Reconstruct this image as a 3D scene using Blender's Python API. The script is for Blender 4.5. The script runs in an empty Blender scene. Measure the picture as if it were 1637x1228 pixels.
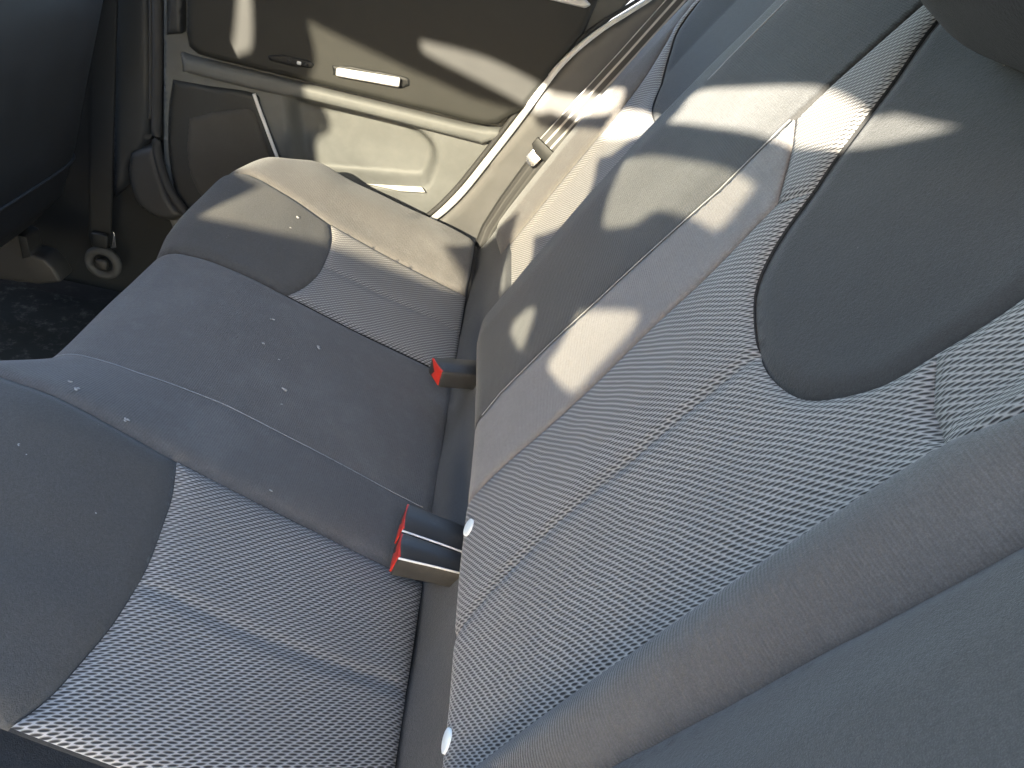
import bpy, bmesh, math, random
import numpy as np
from mathutils import Matrix, Vector
from mathutils.geometry import delaunay_2d_cdt

random.seed(7); rng = np.random.default_rng(7)
scene = bpy.context.scene; C = scene.collection
# ------------------------------------------------------------------ camera
# world: X = towards the car's rear, Y = across the car to the far door, Z = up; the bench's crease is x = 0, z = 0
CAMZ, FPX = .65, 1230.0
RC = np.array([[0.9722107952776281, 0.20432308404980032, 0.11427268645665066],
               [0.017963735240910852, -0.5517917164566579, 0.8337884658988811],
               [0.23341695260163992, -0.8085653832400899, -0.5401282692694118]])   # columns: right, down, forward
cam = bpy.data.cameras.new('camera'); cam_o = bpy.data.objects.new('camera', cam); C.objects.link(cam_o)
M4 = Matrix.Identity(4)
for i in range(3):
    M4[i][0] = RC[i, 0]; M4[i][1] = -RC[i, 1]; M4[i][2] = -RC[i, 2]
M4[2][3] = CAMZ
cam_o.matrix_world = M4
cam.sensor_width = 36; cam.lens = 36 * FPX / 1637; cam.clip_start = .01; cam.clip_end = 2000
scene.camera = cam_o
# ------------------------------------------------------------------ sky, sun, exposure
SUN_AZ, SUN_EL = math.radians(18), math.radians(22)      # light travels towards +Y, a little to +X, and down
SD = np.array([math.sin(SUN_AZ) * math.cos(SUN_EL), math.cos(SUN_AZ) * math.cos(SUN_EL), -math.sin(SUN_EL)])
w = bpy.data.worlds.new('World'); scene.world = w; w.use_nodes = True
nt = w.node_tree; nt.nodes.clear()
sky = nt.nodes.new('ShaderNodeTexSky'); sky.sky_type = 'NISHITA'; sky.sun_disc = False; sky.dust_density = 1.5; sky.air_density = 1.0; sky.ozone_density = 1.0
sky.sun_elevation = SUN_EL; sky.sun_rotation = math.atan2(-SD[0], -SD[1])
bg = nt.nodes.new('ShaderNodeBackground'); bg.inputs[1].default_value = .15
out = nt.nodes.new('ShaderNodeOutputWorld'); nt.links.new(sky.outputs[0], bg.inputs[0]); nt.links.new(bg.outputs[0], out.inputs[0])
sl = bpy.data.lights.new('sun', 'SUN'); sl.energy = 5; sl.angle = math.radians(.4); sl.color = (1, .89, .71)
so = bpy.data.objects.new('sun', sl); C.objects.link(so); so.rotation_euler = Vector(SD).to_track_quat('-Z', 'Y').to_euler(); so.location = (-2, -5, 4)
vs = scene.view_settings; vs.view_transform = 'Standard'; vs.look = 'None'; vs.exposure = 3.2; vs.gamma = 1; vs.use_curve_mapping = False
scene.cycles.max_bounces = 5; scene.cycles.diffuse_bounces = 3; scene.cycles.glossy_bounces = 2; scene.cycles.transparent_max_bounces = 8

# ------------------------------------------------------------------ materials
def nodes(name):
    m = bpy.data.materials.new(name); m.use_nodes = True; t = m.node_tree; t.nodes.clear()
    o = t.nodes.new('ShaderNodeOutputMaterial'); b = t.nodes.new('ShaderNodeBsdfPrincipled'); t.links.new(b.outputs[0], o.inputs[0])
    return m, t, b
class NB:
    def __init__(s, t): s.t = t
    def n(s, k, **kw):
        x = s.t.nodes.new(k)
        for a, v in kw.items(): setattr(x, a, v)
        return x
    def put(s, sock, v):
        if isinstance(v, bpy.types.NodeSocket): s.t.links.new(v, sock)
        else: sock.default_value = v
    def m(s, op, a, b=0.0, c=None):
        x = s.n('ShaderNodeMath', operation=op); s.put(x.inputs[0], a); s.put(x.inputs[1], b)
        if c is not None: s.put(x.inputs[2], c)
        return x.outputs[0]
    def ramp(s, f, p0, p1, v0=0., v1=1.):
        x = s.n('ShaderNodeMapRange', interpolation_type='SMOOTHSTEP'); s.put(x.inputs[0], f)
        for i, v in zip((1, 2, 3, 4), (p0, p1, v0, v1)): s.put(x.inputs[i], v)
        return x.outputs[0]
    def mix(s, f, a, b):
        x = s.n('ShaderNodeMix', data_type='RGBA'); s.put(x.inputs[0], f); s.put(x.inputs[6], a); s.put(x.inputs[7], b); return x.outputs[2]
    def noise(s, vec, scale, detail=2., rough=.5):
        x = s.n('ShaderNodeTexNoise'); s.put(x.inputs['Vector'], vec); x.inputs['Scale'].default_value = scale; x.inputs['Detail'].default_value = detail; x.inputs['Roughness'].default_value = rough
        return x.outputs[0]
def col(v, t=(1, 1, 1)): return (v * t[0], v * t[1], v * t[2], 1)

def cloth(name, v, tint=(.96, .99, 1.05), sheen=.2, ribs=0., dust=.3, bump=.45):
    m, t, b = nodes(name); N = NB(t); tc = N.n('ShaderNodeTexCoord'); ob = tc.outputs['Object']; uv = tc.outputs['UV']
    big = N.noise(ob, 9, 3, .6); fine = N.noise(ob, 1500, 1, .6); mid = N.noise(ob, 60, 2, .65)
    f = N.ramp(mid, .45, .75); c = N.mix(N.ramp(fine, .3, .7), col(v * .82, tint), col(v * 1.18, tint))
    c = N.mix(N.m('MULTIPLY', N.ramp(big, .48, .72), dust * .45), c, col(v * 1.9, (1.02, 1, .96)))
    c = N.mix(N.m('MULTIPLY', f, dust * .18), c, col(v * 2.2))
    grain = N.noise(ob, 420, 2, .7); c = N.mix(N.ramp(grain, .3, .75, 0., .42), c, col(v * .62, tint))
    vo = N.n('ShaderNodeTexVoronoi'); t.links.new(ob, vo.inputs['Vector']); vo.inputs['Scale'].default_value = 55; vo.inputs['Randomness'].default_value = 1
    rc = N.n('ShaderNodeSeparateColor'); t.links.new(vo.outputs['Color'], rc.inputs[0])
    fleck = N.m('MULTIPLY', N.ramp(vo.outputs['Distance'], .02, .055, 1., 0.), N.m('GREATER_THAN', rc.outputs[0], .86)); c = N.mix(N.m('MULTIPLY', fleck, .35 if dust else 0.), c, col(.3))
    t.links.new(c, b.inputs['Base Color']); b.inputs['Roughness'].default_value = .88
    b.inputs['Sheen Weight'].default_value = sheen; b.inputs['Sheen Roughness'].default_value = .45; b.inputs['Sheen Tint'].default_value = (.92, .96, 1, 1)
    b.inputs['Specular IOR Level'].default_value = .25
    h = N.m('ADD', N.m('ADD', fine, N.m('MULTIPLY', mid, .8)), N.m('MULTIPLY', grain, 1.2))
    if ribs:
        sx = N.n('ShaderNodeSeparateXYZ'); t.links.new(uv, sx.inputs[0])
        rib = N.m('SINE', N.m('MULTIPLY', sx.outputs[1], 2 * math.pi / .0022)); h = N.m('ADD', h, N.m('MULTIPLY', rib, ribs))
    bp = N.n('ShaderNodeBump'); bp.inputs['Strength'].default_value = bump; bp.inputs['Distance'].default_value = .0010; t.links.new(h, bp.inputs['Height']); t.links.new(bp.outputs[0], b.inputs['Normal'])
    return m

def weave(name, light, dark, tint=(.97, .99, 1.03)):
    # knitted spacer fabric: staggered slanted slits between pale strands
    m, t, b = nodes(name); N = NB(t); tc = N.n('ShaderNodeTexCoord'); uv = tc.outputs['UV']; ob = tc.outputs['Object']
    wob = N.m('MULTIPLY', N.m('SUBTRACT', N.noise(ob, 14, 2), .5), .0045)
    sx = N.n('ShaderNodeSeparateXYZ'); t.links.new(uv, sx.inputs[0]); Y = N.m('ADD', sx.outputs[0], wob); S = N.m('ADD', sx.outputs[1], wob)
    LL, WW = .0056, .0035
    r = N.m('DIVIDE', Y, WW); row = N.m('FLOOR', r); fr = N.m('SUBTRACT', N.m('SUBTRACT', r, row), .5)
    par = N.m('MULTIPLY', N.m('MODULO', N.m('ADD', row, 4000.), 2.), .5)
    jit = N.n('ShaderNodeTexWhiteNoise', noise_dimensions='1D'); t.links.new(row, jit.inputs['W'])
    q = N.m('ADD', N.m('ADD', N.m('DIVIDE', S, LL), par), N.m('MULTIPLY', jit.outputs[0], .10))
    q = N.m('ADD', q, N.m('MULTIPLY', fr, .30))
    qc = N.m('FLOOR', q); fq = N.m('SUBTRACT', N.m('SUBTRACT', q, qc), .5)
    fr2 = N.m('ADD', fr, N.m('MULTIPLY', fq, .62))            # slits lie slanted
    e = N.m('ADD', N.m('POWER', N.m('ABSOLUTE', N.m('DIVIDE', fq, .44)), 2.0), N.m('POWER', N.m('ABSOLUTE', N.m('DIVIDE', fr2, .29)), 1.7))
    hgt_ = N.ramp(e, .35, 1.3)
    cell = N.n('ShaderNodeTexWhiteNoise', noise_dimensions='2D'); cv = N.n('ShaderNodeCombineXYZ'); t.links.new(row, cv.inputs[0]); t.links.new(qc, cv.inputs[1]); t.links.new(cv.outputs[0], cell.inputs['Vector'])
    fib = N.noise(ob, 2500, 2)
    lv = N.m('ADD', N.m('MULTIPLY', N.m('ADD', cell.outputs[0], fib), .22), .78)
    wear = N.noise(ob, 11, 4, .6)
    lc = N.mix(lv, col(light * .5, tint), col(light, tint)); lc = N.mix(N.ramp(e, .8, 2.6), col(light * .42, tint), lc); lc = N.mix(N.ramp(wear, .35, .7, 0., .35), lc, col(light * .6, tint))  # strand crests lighter, slit edges darker: shading put into the colour
    c = N.mix(hgt_, col(dark, tint), lc)
    t.links.new(c, b.inputs['Base Color']); b.inputs['Roughness'].default_value = .8; b.inputs['Sheen Weight'].default_value = .15; b.inputs['Specular IOR Level'].default_value = .3
    bp = N.n('ShaderNodeBump'); bp.inputs['Strength'].default_value = .75; bp.inputs['Distance'].default_value = .0012; t.links.new(N.m('ADD', hgt_, N.m('MULTIPLY', fib, .12)), bp.inputs['Height']); t.links.new(bp.outputs[0], b.inputs['Normal'])
    return m

def plastic(name, v, tint=(1, 1, 1), rough=.5, grain=.3, scale=1400, spec=.5, dust=0., metal=0.):
    m, t, b = nodes(name); N = NB(t); tc = N.n('ShaderNodeTexCoord'); ob = tc.outputs['Object']
    g = N.noise(ob, scale, 2, .6); s = N.noise(ob, 14, 4, .65)
    c = N.mix(N.ramp(s, .3, .75), col(v * .9, tint), col(v * 1.12, tint))
    if dust: c = N.mix(N.m('MULTIPLY', N.ramp(N.noise(ob, 45, 5, .7), .5, .8), dust), c, col(.28, (1, .96, .9)))
    t.links.new(c, b.inputs['Base Color']); b.inputs['Metallic'].default_value = metal; b.inputs['Specular IOR Level'].default_value = spec
    t.links.new(N.m('ADD', N.m('MULTIPLY', s, .18), rough - .09), b.inputs['Roughness'])
    bp = N.n('ShaderNodeBump'); bp.inputs['Strength'].default_value = grain; bp.inputs['Distance'].default_value = .0004; t.links.new(g, bp.inputs['Height']); t.links.new(bp.outputs[0], b.inputs['Normal'])
    return m
MAT = {
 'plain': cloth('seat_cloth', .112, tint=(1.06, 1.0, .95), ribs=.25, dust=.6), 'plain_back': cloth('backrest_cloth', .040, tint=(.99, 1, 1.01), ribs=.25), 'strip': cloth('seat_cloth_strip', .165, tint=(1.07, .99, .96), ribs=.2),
 'insert': cloth('insert_cloth', .036, tint=(.98, 1.0, 1.01), sheen=.18), 'bolster': cloth('bolster_cloth', .095, tint=(1.05, 1.0, .96), ribs=.5), 'outer': cloth('outer_cloth', .074, tint=(1.05, 1.0, .94), sheen=.2),
 'under': cloth('under_cloth', .026, sheen=.05), 'flap': cloth('flap_cloth', .05, sheen=.15, dust=.5),
 'mesh': weave('mesh_cloth', .38, .030, (1.04, 1.0, .96)), 'mesh_back': weave('backrest_mesh_cloth', .31, .020, (1.03, 1.0, .97)), 'thread': cloth('thread', .26, dust=0, bump=0),
 'dark': plastic('dark_plastic', .024, (.92, 1, 1.06), spec=.35), 'door_up': plastic('door_upper_plastic', .020, (.98, 1.0, .92), rough=.6, spec=.3), 'door_low': plastic('door_lower_plastic', .10, (.96, 1, .99), rough=.55, spec=.3),
 'pillar': plastic('pillar_plastic', .065, (1, .99, .97), rough=.55), 'black': plastic('black_plastic', .010, (.9, 1, 1.08), rough=.5, spec=.3), 'buckle': plastic('buckle_plastic', .03, (1, 1, 1), rough=.45, dust=.10, spec=.4),
 'red': plastic('red_plastic', .5, (1.0, .06, .035), rough=.4, grain=.1), 'metal': plastic('bright_metal', .75, rough=.22, grain=.05, metal=1.), 'silver': plastic('silver_paint', .62, rough=.4, grain=.05),
 'seal': plastic('door_seal', .55, (1, .99, .94), rough=.5), 'rubber': plastic('rubber', .025, rough=.75), 'carpet': plastic('carpet', .03, rough=.95, grain=1., scale=500, spec=.1, dust=.12),
 'mat': plastic('floor_mat', .025, (.95, 1.02, 1), rough=.85, grain=1., scale=300, spec=.1, dust=.3), 'grille': plastic('speaker_cloth', .045, (1.05, 1, .9), rough=.85, grain=.6, scale=800),
 'tag': plastic('white_tag', .8, (.95, 1, .98), rough=.4, grain=0), 'lint': plastic('lint', .34, rough=.9, grain=.5), 'headliner': cloth('headliner', .2, tint=(1, .98, .95)),
 'ground': plastic('concrete', .16, (1, .99, .97), rough=.9, scale=60), 'paint': plastic('car_paint', .08, (.8, .9, 1.1), rough=.3, grain=0),
 'frontseat': plastic('front_seat_vinyl', .02, (.94, 1, 1.06), rough=.6, grain=.5, scale=900), 'rust': plastic('rail_steel', .012, (1.08, 1, .9), rough=.6, grain=.5, scale=200)}
def webbing(lo=.045, hi=.42):
    m, t, b = nodes('belt_webbing'); N = NB(t); tc = N.n('ShaderNodeTexCoord'); sx = N.n('ShaderNodeSeparateXYZ'); t.links.new(tc.outputs['UV'], sx.inputs[0])
    u, v = sx.outputs[0], sx.outputs[1]
    st = N.m('ABSOLUTE', N.m('SUBTRACT', N.m('FRACT', N.m('MULTIPLY', u, 4.)), .5)); line = N.ramp(st, .30, .42)
    tw = N.m('SINE', N.m('MULTIPLY', N.m('ADD', v, N.m('MULTIPLY', st, .01)), 2 * math.pi / .0026))
    c = N.mix(line, col(lo, (1, 1, 1.02)), col(hi, (1, .99, .97))); t.links.new(c, b.inputs['Base Color']); b.inputs['Roughness'].default_value = .6
    bp = N.n('ShaderNodeBump'); bp.inputs['Strength'].default_value = .5; bp.inputs['Distance'].default_value = .0006; t.links.new(N.m('ADD', N.m('MULTIPLY', tw, .3), line), bp.inputs['Height']); t.links.new(bp.outputs[0], b.inputs['Normal'])
    return m
MAT['webbing'] = webbing(); MAT['lap'] = webbing(.012, .035)
m, t, b = nodes('sun_dimmer'); t.nodes.remove(b); tr = t.nodes.new('ShaderNodeBsdfTransparent'); tr.inputs[0].default_value = (.40, .393, .35, 1)  # see-through sheet that weakens the sun in the added blocker
gl = t.nodes.new('ShaderNodeBsdfGlossy'); gl.inputs['Roughness'].default_value = .02; mx = t.nodes.new('ShaderNodeMixShader'); mx.inputs[0].default_value = .06
t.links.new(tr.outputs[0], mx.inputs[1]); t.links.new(gl.outputs[0], mx.inputs[2]); t.links.new(mx.outputs[0], [n for n in t.nodes if n.type == 'OUTPUT_MATERIAL'][0].inputs[0]); MAT['dimmer'] = m

# ------------------------------------------------------------------ helpers
def ray(p): return RC @ np.array([p[0] - 818.5, p[1] - 614., FPX])
def atY(p, Y): r = ray(p); return r * Y / r[1] + np.array([0, 0, CAMZ])
def atZ(p, Z): r = ray(p); return r * (Z - CAMZ) / r[2] + np.array([0, 0, CAMZ])
def tag(o, label=None, cat=None, group=None, kind=None):
    for k, v in (('label', label), ('category', cat), ('group', group), ('kind', kind)):
        if v: o[k] = v
    return o
def empty(name, loc, label, cat, group=None):
    o = bpy.data.objects.new(name, None); C.objects.link(o); o.location = loc; o.empty_display_size = .05
    return tag(o, label, cat, group)
def put(name, me, mat, parent=None):
    o = bpy.data.objects.new(name, me); C.objects.link(o)
    if mat: me.materials.append(MAT[mat])
    if parent is not None:
        o.parent = parent
        T = Matrix.Translation(parent.location) if parent.type == 'EMPTY' else Matrix.Translation(parent.parent.location) if parent.parent else Matrix.Identity(4)
        o.matrix_parent_inverse = T.inverted() if parent.type == 'EMPTY' else Matrix.Identity(4)
    return o
def mesh(name, V, F, smooth=True, uv=None):
    me = bpy.data.meshes.new(name); me.from_pydata([tuple(map(float, v)) for v in V], [], [tuple(map(int, q)) for q in F])
    if uv is not None:
        L = me.uv_layers.new(name='UVMap'); idx = np.zeros(len(me.loops), int); me.loops.foreach_get('vertex_index', idx)
        L.data.foreach_set('uv', np.asarray(uv, float)[idx].ravel())
    if smooth: me.polygons.foreach_set('use_smooth', [True] * len(me.polygons))
    me.update(); return me
def resample(poly, st, closed=True):
    P = np.array(poly, float); n = len(P); out = []
    for i in range(n if closed else n - 1):
        a, b = P[i], P[(i + 1) % n]; k = max(1, int(round(np.hypot(*(b - a)) / st)))
        for j in range(k): out.append(a + (b - a) * j / k)
    if not closed: out.append(P[-1])
    return np.array(out)
def curve(pts, n=6):            # Catmull-Rom through the points
    P = np.array(pts, float); P = np.vstack([2 * P[0] - P[1], P, 2 * P[-1] - P[-2]]); out = []
    for i in range(1, len(P) - 2):
        for j in range(n):
            t = j / n; out.append(.5 * (2 * P[i] + (P[i + 1] - P[i - 1]) * t + (2 * P[i - 1] - 5 * P[i] + 4 * P[i + 1] - P[i + 2]) * t * t + (3 * P[i] - P[i - 1] - 3 * P[i + 1] + P[i + 2]) * t ** 3))
    out.append(P[-2]); return [tuple(p) for p in out]
def segdist(Q, poly, closed=True):
    P = np.array(poly, float); A = P if closed else P[:-1]; B = np.roll(P, -1, 0) if closed else P[1:]
    d = np.full(len(Q), 1e9)
    for a, b in zip(A, B):
        v = b - a; L = max(v @ v, 1e-12); t = np.clip(((Q - a) @ v) / L, 0, 1); d = np.minimum(d, np.hypot(*(Q - a - t[:, None] * v).T))
    return d
def inside(Q, poly):
    P = np.array(poly, float); r = np.zeros(len(Q), bool); j = len(P) - 1
    for i in range(len(P)):
        a, b = P[i], P[j]; c = ((a[1] > Q[:, 1]) != (b[1] > Q[:, 1])); den = b[1] - a[1]
        if abs(den) > 1e-12: r ^= c & (Q[:, 0] < (b[0] - a[0]) * (Q[:, 1] - a[1]) / den + a[0])
        j = i
    return r
def tri_region(poly, st, holes=()):
    bnd = resample(poly, st); nb = len(bnd); pts = [bnd]; edges = [(i, (i + 1) % nb) for i in range(nb)]; k = nb
    for h in holes:
        hb = resample(h, st); pts.append(hb); edges += [(k + i, k + (i + 1) % len(hb)) for i in range(len(hb))]; k += len(hb)
    lo, hi = bnd.min(0), bnd.max(0); gx, gy = np.meshgrid(np.arange(lo[0], hi[0], st), np.arange(lo[1], hi[1], st * .9), indexing='ij')
    gx[:, 1::2] += st / 2; g = np.stack([gx.ravel(), gy.ravel()], 1); keep = inside(g, poly)
    g = g[keep]; g = g[segdist(g, bnd) > st * .45]
    for h in holes: g = g[~inside(g, h)]; g = g[segdist(g, h) > st * .45]
    allp = np.vstack(pts + [g])
    v, e, f, *_ = delaunay_2d_cdt([Vector(p) for p in allp], edges, [], 0, 1e-6)
    V = np.array([(p[0], p[1]) for p in v]); F = np.array([tuple(q) for q in f if len(q) == 3])
    cen = V[F].mean(1); ok = inside(cen, poly)
    for h in holes: ok &= ~inside(cen, h)
    F = F[ok]; a, b_, c = V[F[:, 0]], V[F[:, 1]], V[F[:, 2]]
    cr = (b_[:, 0] - a[:, 0]) * (c[:, 1] - a[:, 1]) - (b_[:, 1] - a[:, 1]) * (c[:, 0] - a[:, 0])
    F[cr < 0] = F[cr < 0][:, ::-1]; F = F[np.abs(cr) > 1e-12]
    return V, F
def normals(P, V):
    e = 1e-4; a = (P(V[:, 0] + e, V[:, 1]) - P(V[:, 0] - e, V[:, 1])); b = (P(V[:, 0], V[:, 1] + e) - P(V[:, 0], V[:, 1] - e))
    n = np.cross(a, b); return n / np.maximum(np.linalg.norm(n, axis=1), 1e-12)[:, None]
def panel(name, P, poly, mat, parent, st=.006, groove=.004, gw=.006, puff=.0, skirt=.012, flip=1, holes=(), shape=None, roundr=0., lines=(), wrinkle=0., uvf=None, side=None):
    """a padded piece cut to poly (in the surface's own metres), pulled down along its stitched edges"""
    V, F = tri_region(poly, st, holes); d = segdist(V, resample(poly, .02)); n = normals(P, V) * flip
    for h in holes: d = np.minimum(d, segdist(V, h))
    h = -groove * np.exp(-(d / gw) ** 2) + puff * (1 - np.exp(-d / .03))
    if roundr: h = h - (roundr - np.sqrt(np.maximum(roundr ** 2 - np.maximum(roundr - d, 0) ** 2, 0)))
    for ln, g, wd in lines: h = h - g * np.exp(-(segdist(V, ln, False) / wd) ** 2)
    if shape: h = h + shape(V[:, 0], V[:, 1])
    if wrinkle:
        ph = rng.uniform(0, 6, 6)
        for k in range(6): kx, ky = rng.normal(0, 28), rng.normal(0, 28); h = h + wrinkle / 6 * np.sin(kx * V[:, 0] + ky * V[:, 1] + ph[k]) * np.minimum(d / .04, 1)
    X = P(V[:, 0], V[:, 1]) + n * h[:, None]
    # skirt down along the open edges
    cnt = {}
    for q in F:
        for i in range(3): cnt[(q[i], q[(i + 1) % 3])] = 1
    be = [(a, b) for (a, b) in cnt if (b, a) not in cnt]; bv = sorted({i for e in be for i in e}); mp = {v: len(V) + i for i, v in enumerate(bv)}
    X2 = X[bv] - n[bv] * skirt; VV = np.vstack([X, X2]); U0 = uvf(V) if uvf else V; UV = np.vstack([U0, U0[bv]])
    FF = [tuple(q) for q in F] + [(b, a, mp[a], mp[b]) for a, b in be]
    if flip < 0: FF = [q[::-1] for q in FF]
    me = mesh(name, VV, FF, True, UV); o = put(name, me, mat, parent)
    if side:
        me.materials.append(MAT[side]); mi_ = np.zeros(len(me.polygons), np.int32); mi_[len(F):] = 1; me.polygons.foreach_set('material_index', mi_)
    return o
def tube(name, pts, r, mat, parent=None, n=8, flat=1., up=None):
    P = np.array(pts, float); k = len(P); rr = np.broadcast_to(np.asarray(r, float), (k,)); T = np.gradient(P, axis=0); T /= np.linalg.norm(T, axis=1)[:, None]
    u = np.array(up if up is not None else (0, 0, 1.)); V = []; F = []
    for i in range(k):
        a = np.cross(T[i], u); a /= np.linalg.norm(a); b = np.cross(a, T[i])
        for j in range(n): th = 2 * math.pi * j / n; V.append(P[i] + rr[i] * (a * math.cos(th) + b * math.sin(th) * flat))
    for i in range(k - 1):
        for j in range(n): F.append((i * n + j, i * n + (j + 1) % n, (i + 1) * n + (j + 1) % n, (i + 1) * n + j))
    F += [tuple(range(n))[::-1], tuple(range((k - 1) * n, k * n))]
    return put(name, mesh(name, V, F), mat, parent)
def on(P, pts, lift=0., flip=1, st=.006):        # polyline on a padded surface
    Q = resample(pts, st, False); return P(Q[:, 0], Q[:, 1]) + normals(P, Q) * flip * lift
def bevel_solid(name, V, F, mat, parent=None, w=.002, seg=3):
    bm = bmesh.new(); vs_ = [bm.verts.new(tuple(v)) for v in V]
    for q in F: bm.faces.new([vs_[i] for i in q])
    bmesh.ops.recalc_face_normals(bm, faces=bm.faces); bmesh.ops.bevel(bm, geom=list(bm.edges), offset=w, segments=seg, affect='EDGES', profile=.5)
    me = bpy.data.meshes.new(name); bm.to_mesh(me); bm.free(); me.polygons.foreach_set('use_smooth', [True] * len(me.polygons))
    return put(name, me, mat, parent)
def prism(name, A, B, mat, parent=None, w=.002, seg=3):      # two matching loops joined into a solid
    n = len(A); V = list(A) + list(B); F = [tuple(range(n)), tuple(range(n, 2 * n))[::-1]] + [(i, (i + 1) % n, n + (i + 1) % n, n + i) for i in range(n)]
    return bevel_solid(name, V, F, mat, parent, w, seg)
def flatP(Y0): return lambda a, b: np.stack([np.asarray(a, float), np.full(np.shape(a), Y0, float), np.asarray(b, float)], -1)
def pxY(pts, Y): return [tuple(atY(p, Y)[[0, 2]]) for p in pts]

# ---- shared surface maths (cushion and backrest of the bench) ----
KX = np.array([.05, -.0, -.1, -.2, -.26, -.32, -.38])
PROF = [(-.10, [.030,.042,.080,.124,.150,.172,.180]),
        (.10,  [.022,.042,.085,.130,.160,.184,.192]),
        (.25,  [.020,.040,.084,.128,.158,.183,.192]),
        (.557, [.022,.040,.082,.126,.156,.180,.190]),
        (.67,  [.012,.031,.073,.111,.126,.136,.137]),
        (.80,  [.012,.031,.070,.106,.122,.132,.131]),
        (.96,  [.014,.033,.062,.095,.114,.126,.124]),
        (1.08, [.018,.038,.068,.103,.127,.144,.150]),
        (1.206,[.024,.040,.071,.106,.134,.155,.163]),
        (1.30, [.062,.076,.100,.128,.148,.163,.167]),
        (1.40, [.056,.070,.092,.116,.136,.148,.150])]
PY = np.array([p[0] for p in PROF]); PZ = np.array([p[1] for p in PROF])
_fy = np.linspace(-.10, 1.42, 305); _fx = np.linspace(.05, -.38, 173)
def _smooth(a, n, axis):
    k = np.hanning(n + 2)[1:-1]; k /= k.sum(); h = n // 2
    pad = [(0, 0), (0, 0)]; pad[axis] = (h, h)
    b = np.pad(a, pad, mode='reflect', reflect_type='odd')
    return np.apply_along_axis(lambda r: np.convolve(r, k, 'valid'), axis, b)
_t = np.array([np.interp(-_fx, -KX, row) for row in PZ])
_T = np.array([np.interp(_fy, PY, _t[:, j]) for j in range(len(_fx))]).T
_T = _smooth(_smooth(_T, 25, 1), 21, 0)
def _bil(T, Y, x):
    a = np.clip((Y - _fy[0]) / (_fy[1] - _fy[0]), 0, len(_fy) - 1.001); b = np.clip((x - _fx[0]) / (_fx[1] - _fx[0]), 0, len(_fx) - 1.001)
    i = a.astype(int); j = b.astype(int); a = a - i; b = b - j
    return (T[i, j] * (1 - a) + T[i + 1, j] * a) * (1 - b) + (T[i, j + 1] * (1 - a) + T[i + 1, j + 1] * a) * b
NR = .045
def nose(Y):            # where the top of the cushion starts to roll over
    return np.interp(Y, [-.1, .3, .56, .66, .97, 1.02, 1.2, 1.3, 1.40], [.385, .395, .39, .345, .35, .352, .338, .305, .24])
def cush_P(Y, s):       # s = distance forward from the crease
    Y = np.asarray(Y, float); s = np.asarray(s, float); S0 = nose(Y)
    x = -np.minimum(s, S0); z = _bil(_T, Y, x)
    sl = (_bil(_T, Y, -S0) - _bil(_T, Y, -S0 + .01)) / .01; a0 = np.arctan(sl)
    e = np.maximum(s - S0, 0); ph = np.minimum(e / NR, a0 + 1.5708); rest = e - ph * NR
    x = x - NR * (np.sin(ph - a0) + np.sin(a0)); z = z + NR * (np.cos(ph - a0) - np.cos(a0)) - rest
    # outer edges roll over too
    for edge, sg in ((1.365, 1), (.03, -1)):
        d = np.maximum((Y - edge) * sg, 0); z = z - np.where(d < .06, .06 - np.sqrt(np.maximum(.0036 - d * d, 0)), .06 + (d - .06) * 6)
    return np.stack([x, Y, z], -1)
BX, BS, BC = .0125, .4472, .8944
def hgt(Y, s):          # how far the backrest stands out from its flat base
    Y = np.asarray(Y, float); s = np.asarray(s, float)
    h = np.interp(Y, [-.2, .02, .10, .17, .204, .217, .245, .266, .285, .36, .50, .62, .70, .80, .90, .955, .985, 1.01],
                     [-.02, .050, .050, .032, .016, .012, .024, .020, .004, .003, .006, .004, .004, .009, .015, .010, -.004, -.07])
    return h
_hy = np.linspace(-.2, 1.1, 521); _hv = np.convolve(np.pad(hgt(_hy, 0 * _hy), 5, mode='edge'), np.hanning(13)[1:-1] / np.hanning(13).sum(), 'valid')
def back_P(Y, s, lift=0):
    Y = np.asarray(Y, float); s = np.asarray(s, float)
    h = np.interp(Y, _hy, _hv) + lift
    e = np.maximum(.150 - s, 0)                      # bottom edge tucks in
    h = h - np.where(e < .040, .040 - np.sqrt(np.maximum(.040**2 - e * e, 0)), .040 + (e - .040) * 4)
    h = h + .012 * np.sin(np.clip((s - .15) / .6, 0, 1) * 3.1416)
    return np.stack([BX + BS * s - BC * h, Y, BC * s + BS * h], -1)

def far_P(Y, s, lift=0):                             # the narrower far backrest leans back a little more
    Y = np.asarray(Y, float); s = np.asarray(s, float)
    h = np.interp(Y, [.90, 1.0, 1.1, 1.2, 1.25, 1.29, 1.33, 1.36, 1.39, 1.42], [-.03, -.028, -.026, -.024, -.012, -.002, -.002, -.012, -.04, -.12]) + lift
    e = np.maximum(.150 - s, 0)
    h = h - np.where(e < .040, .040 - np.sqrt(np.maximum(.040**2 - e * e, 0)), .040 + (e - .040) * 4)
    h = h + .010 * np.sin(np.clip((s - .15) / .6, 0, 1) * 3.1416)
    return np.stack([BX + BS * s - BC * h, Y, BC * s + BS * h], -1)
_arc = np.concatenate([[0], np.cumsum(np.hypot(np.diff(_hy), np.diff(_hv)))])
def back_uv(V): return np.stack([np.interp(V[:, 0], _hy, _arc), V[:, 1]], 1)      # cloth lies in true lengths
# ------------------------------------------------------------------ ground and car floor
g = mesh('ground', [(-60, -60, -.62), (60, -60, -.62), (60, 60, -.62), (-60, 60, -.62)], [(0, 1, 2, 3)]); tag(put('ground', g, 'ground'), kind='structure')
tag(prism('car_floor', [(-1.6, .0, -.33), (.75, .0, -.33), (.75, 1.52, -.33), (-1.6, 1.52, -.33)], [(-1.6, .0, -.30), (.75, .0, -.30), (.75, 1.52, -.30), (-1.6, 1.52, -.30)], 'carpet'), kind='structure')

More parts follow.
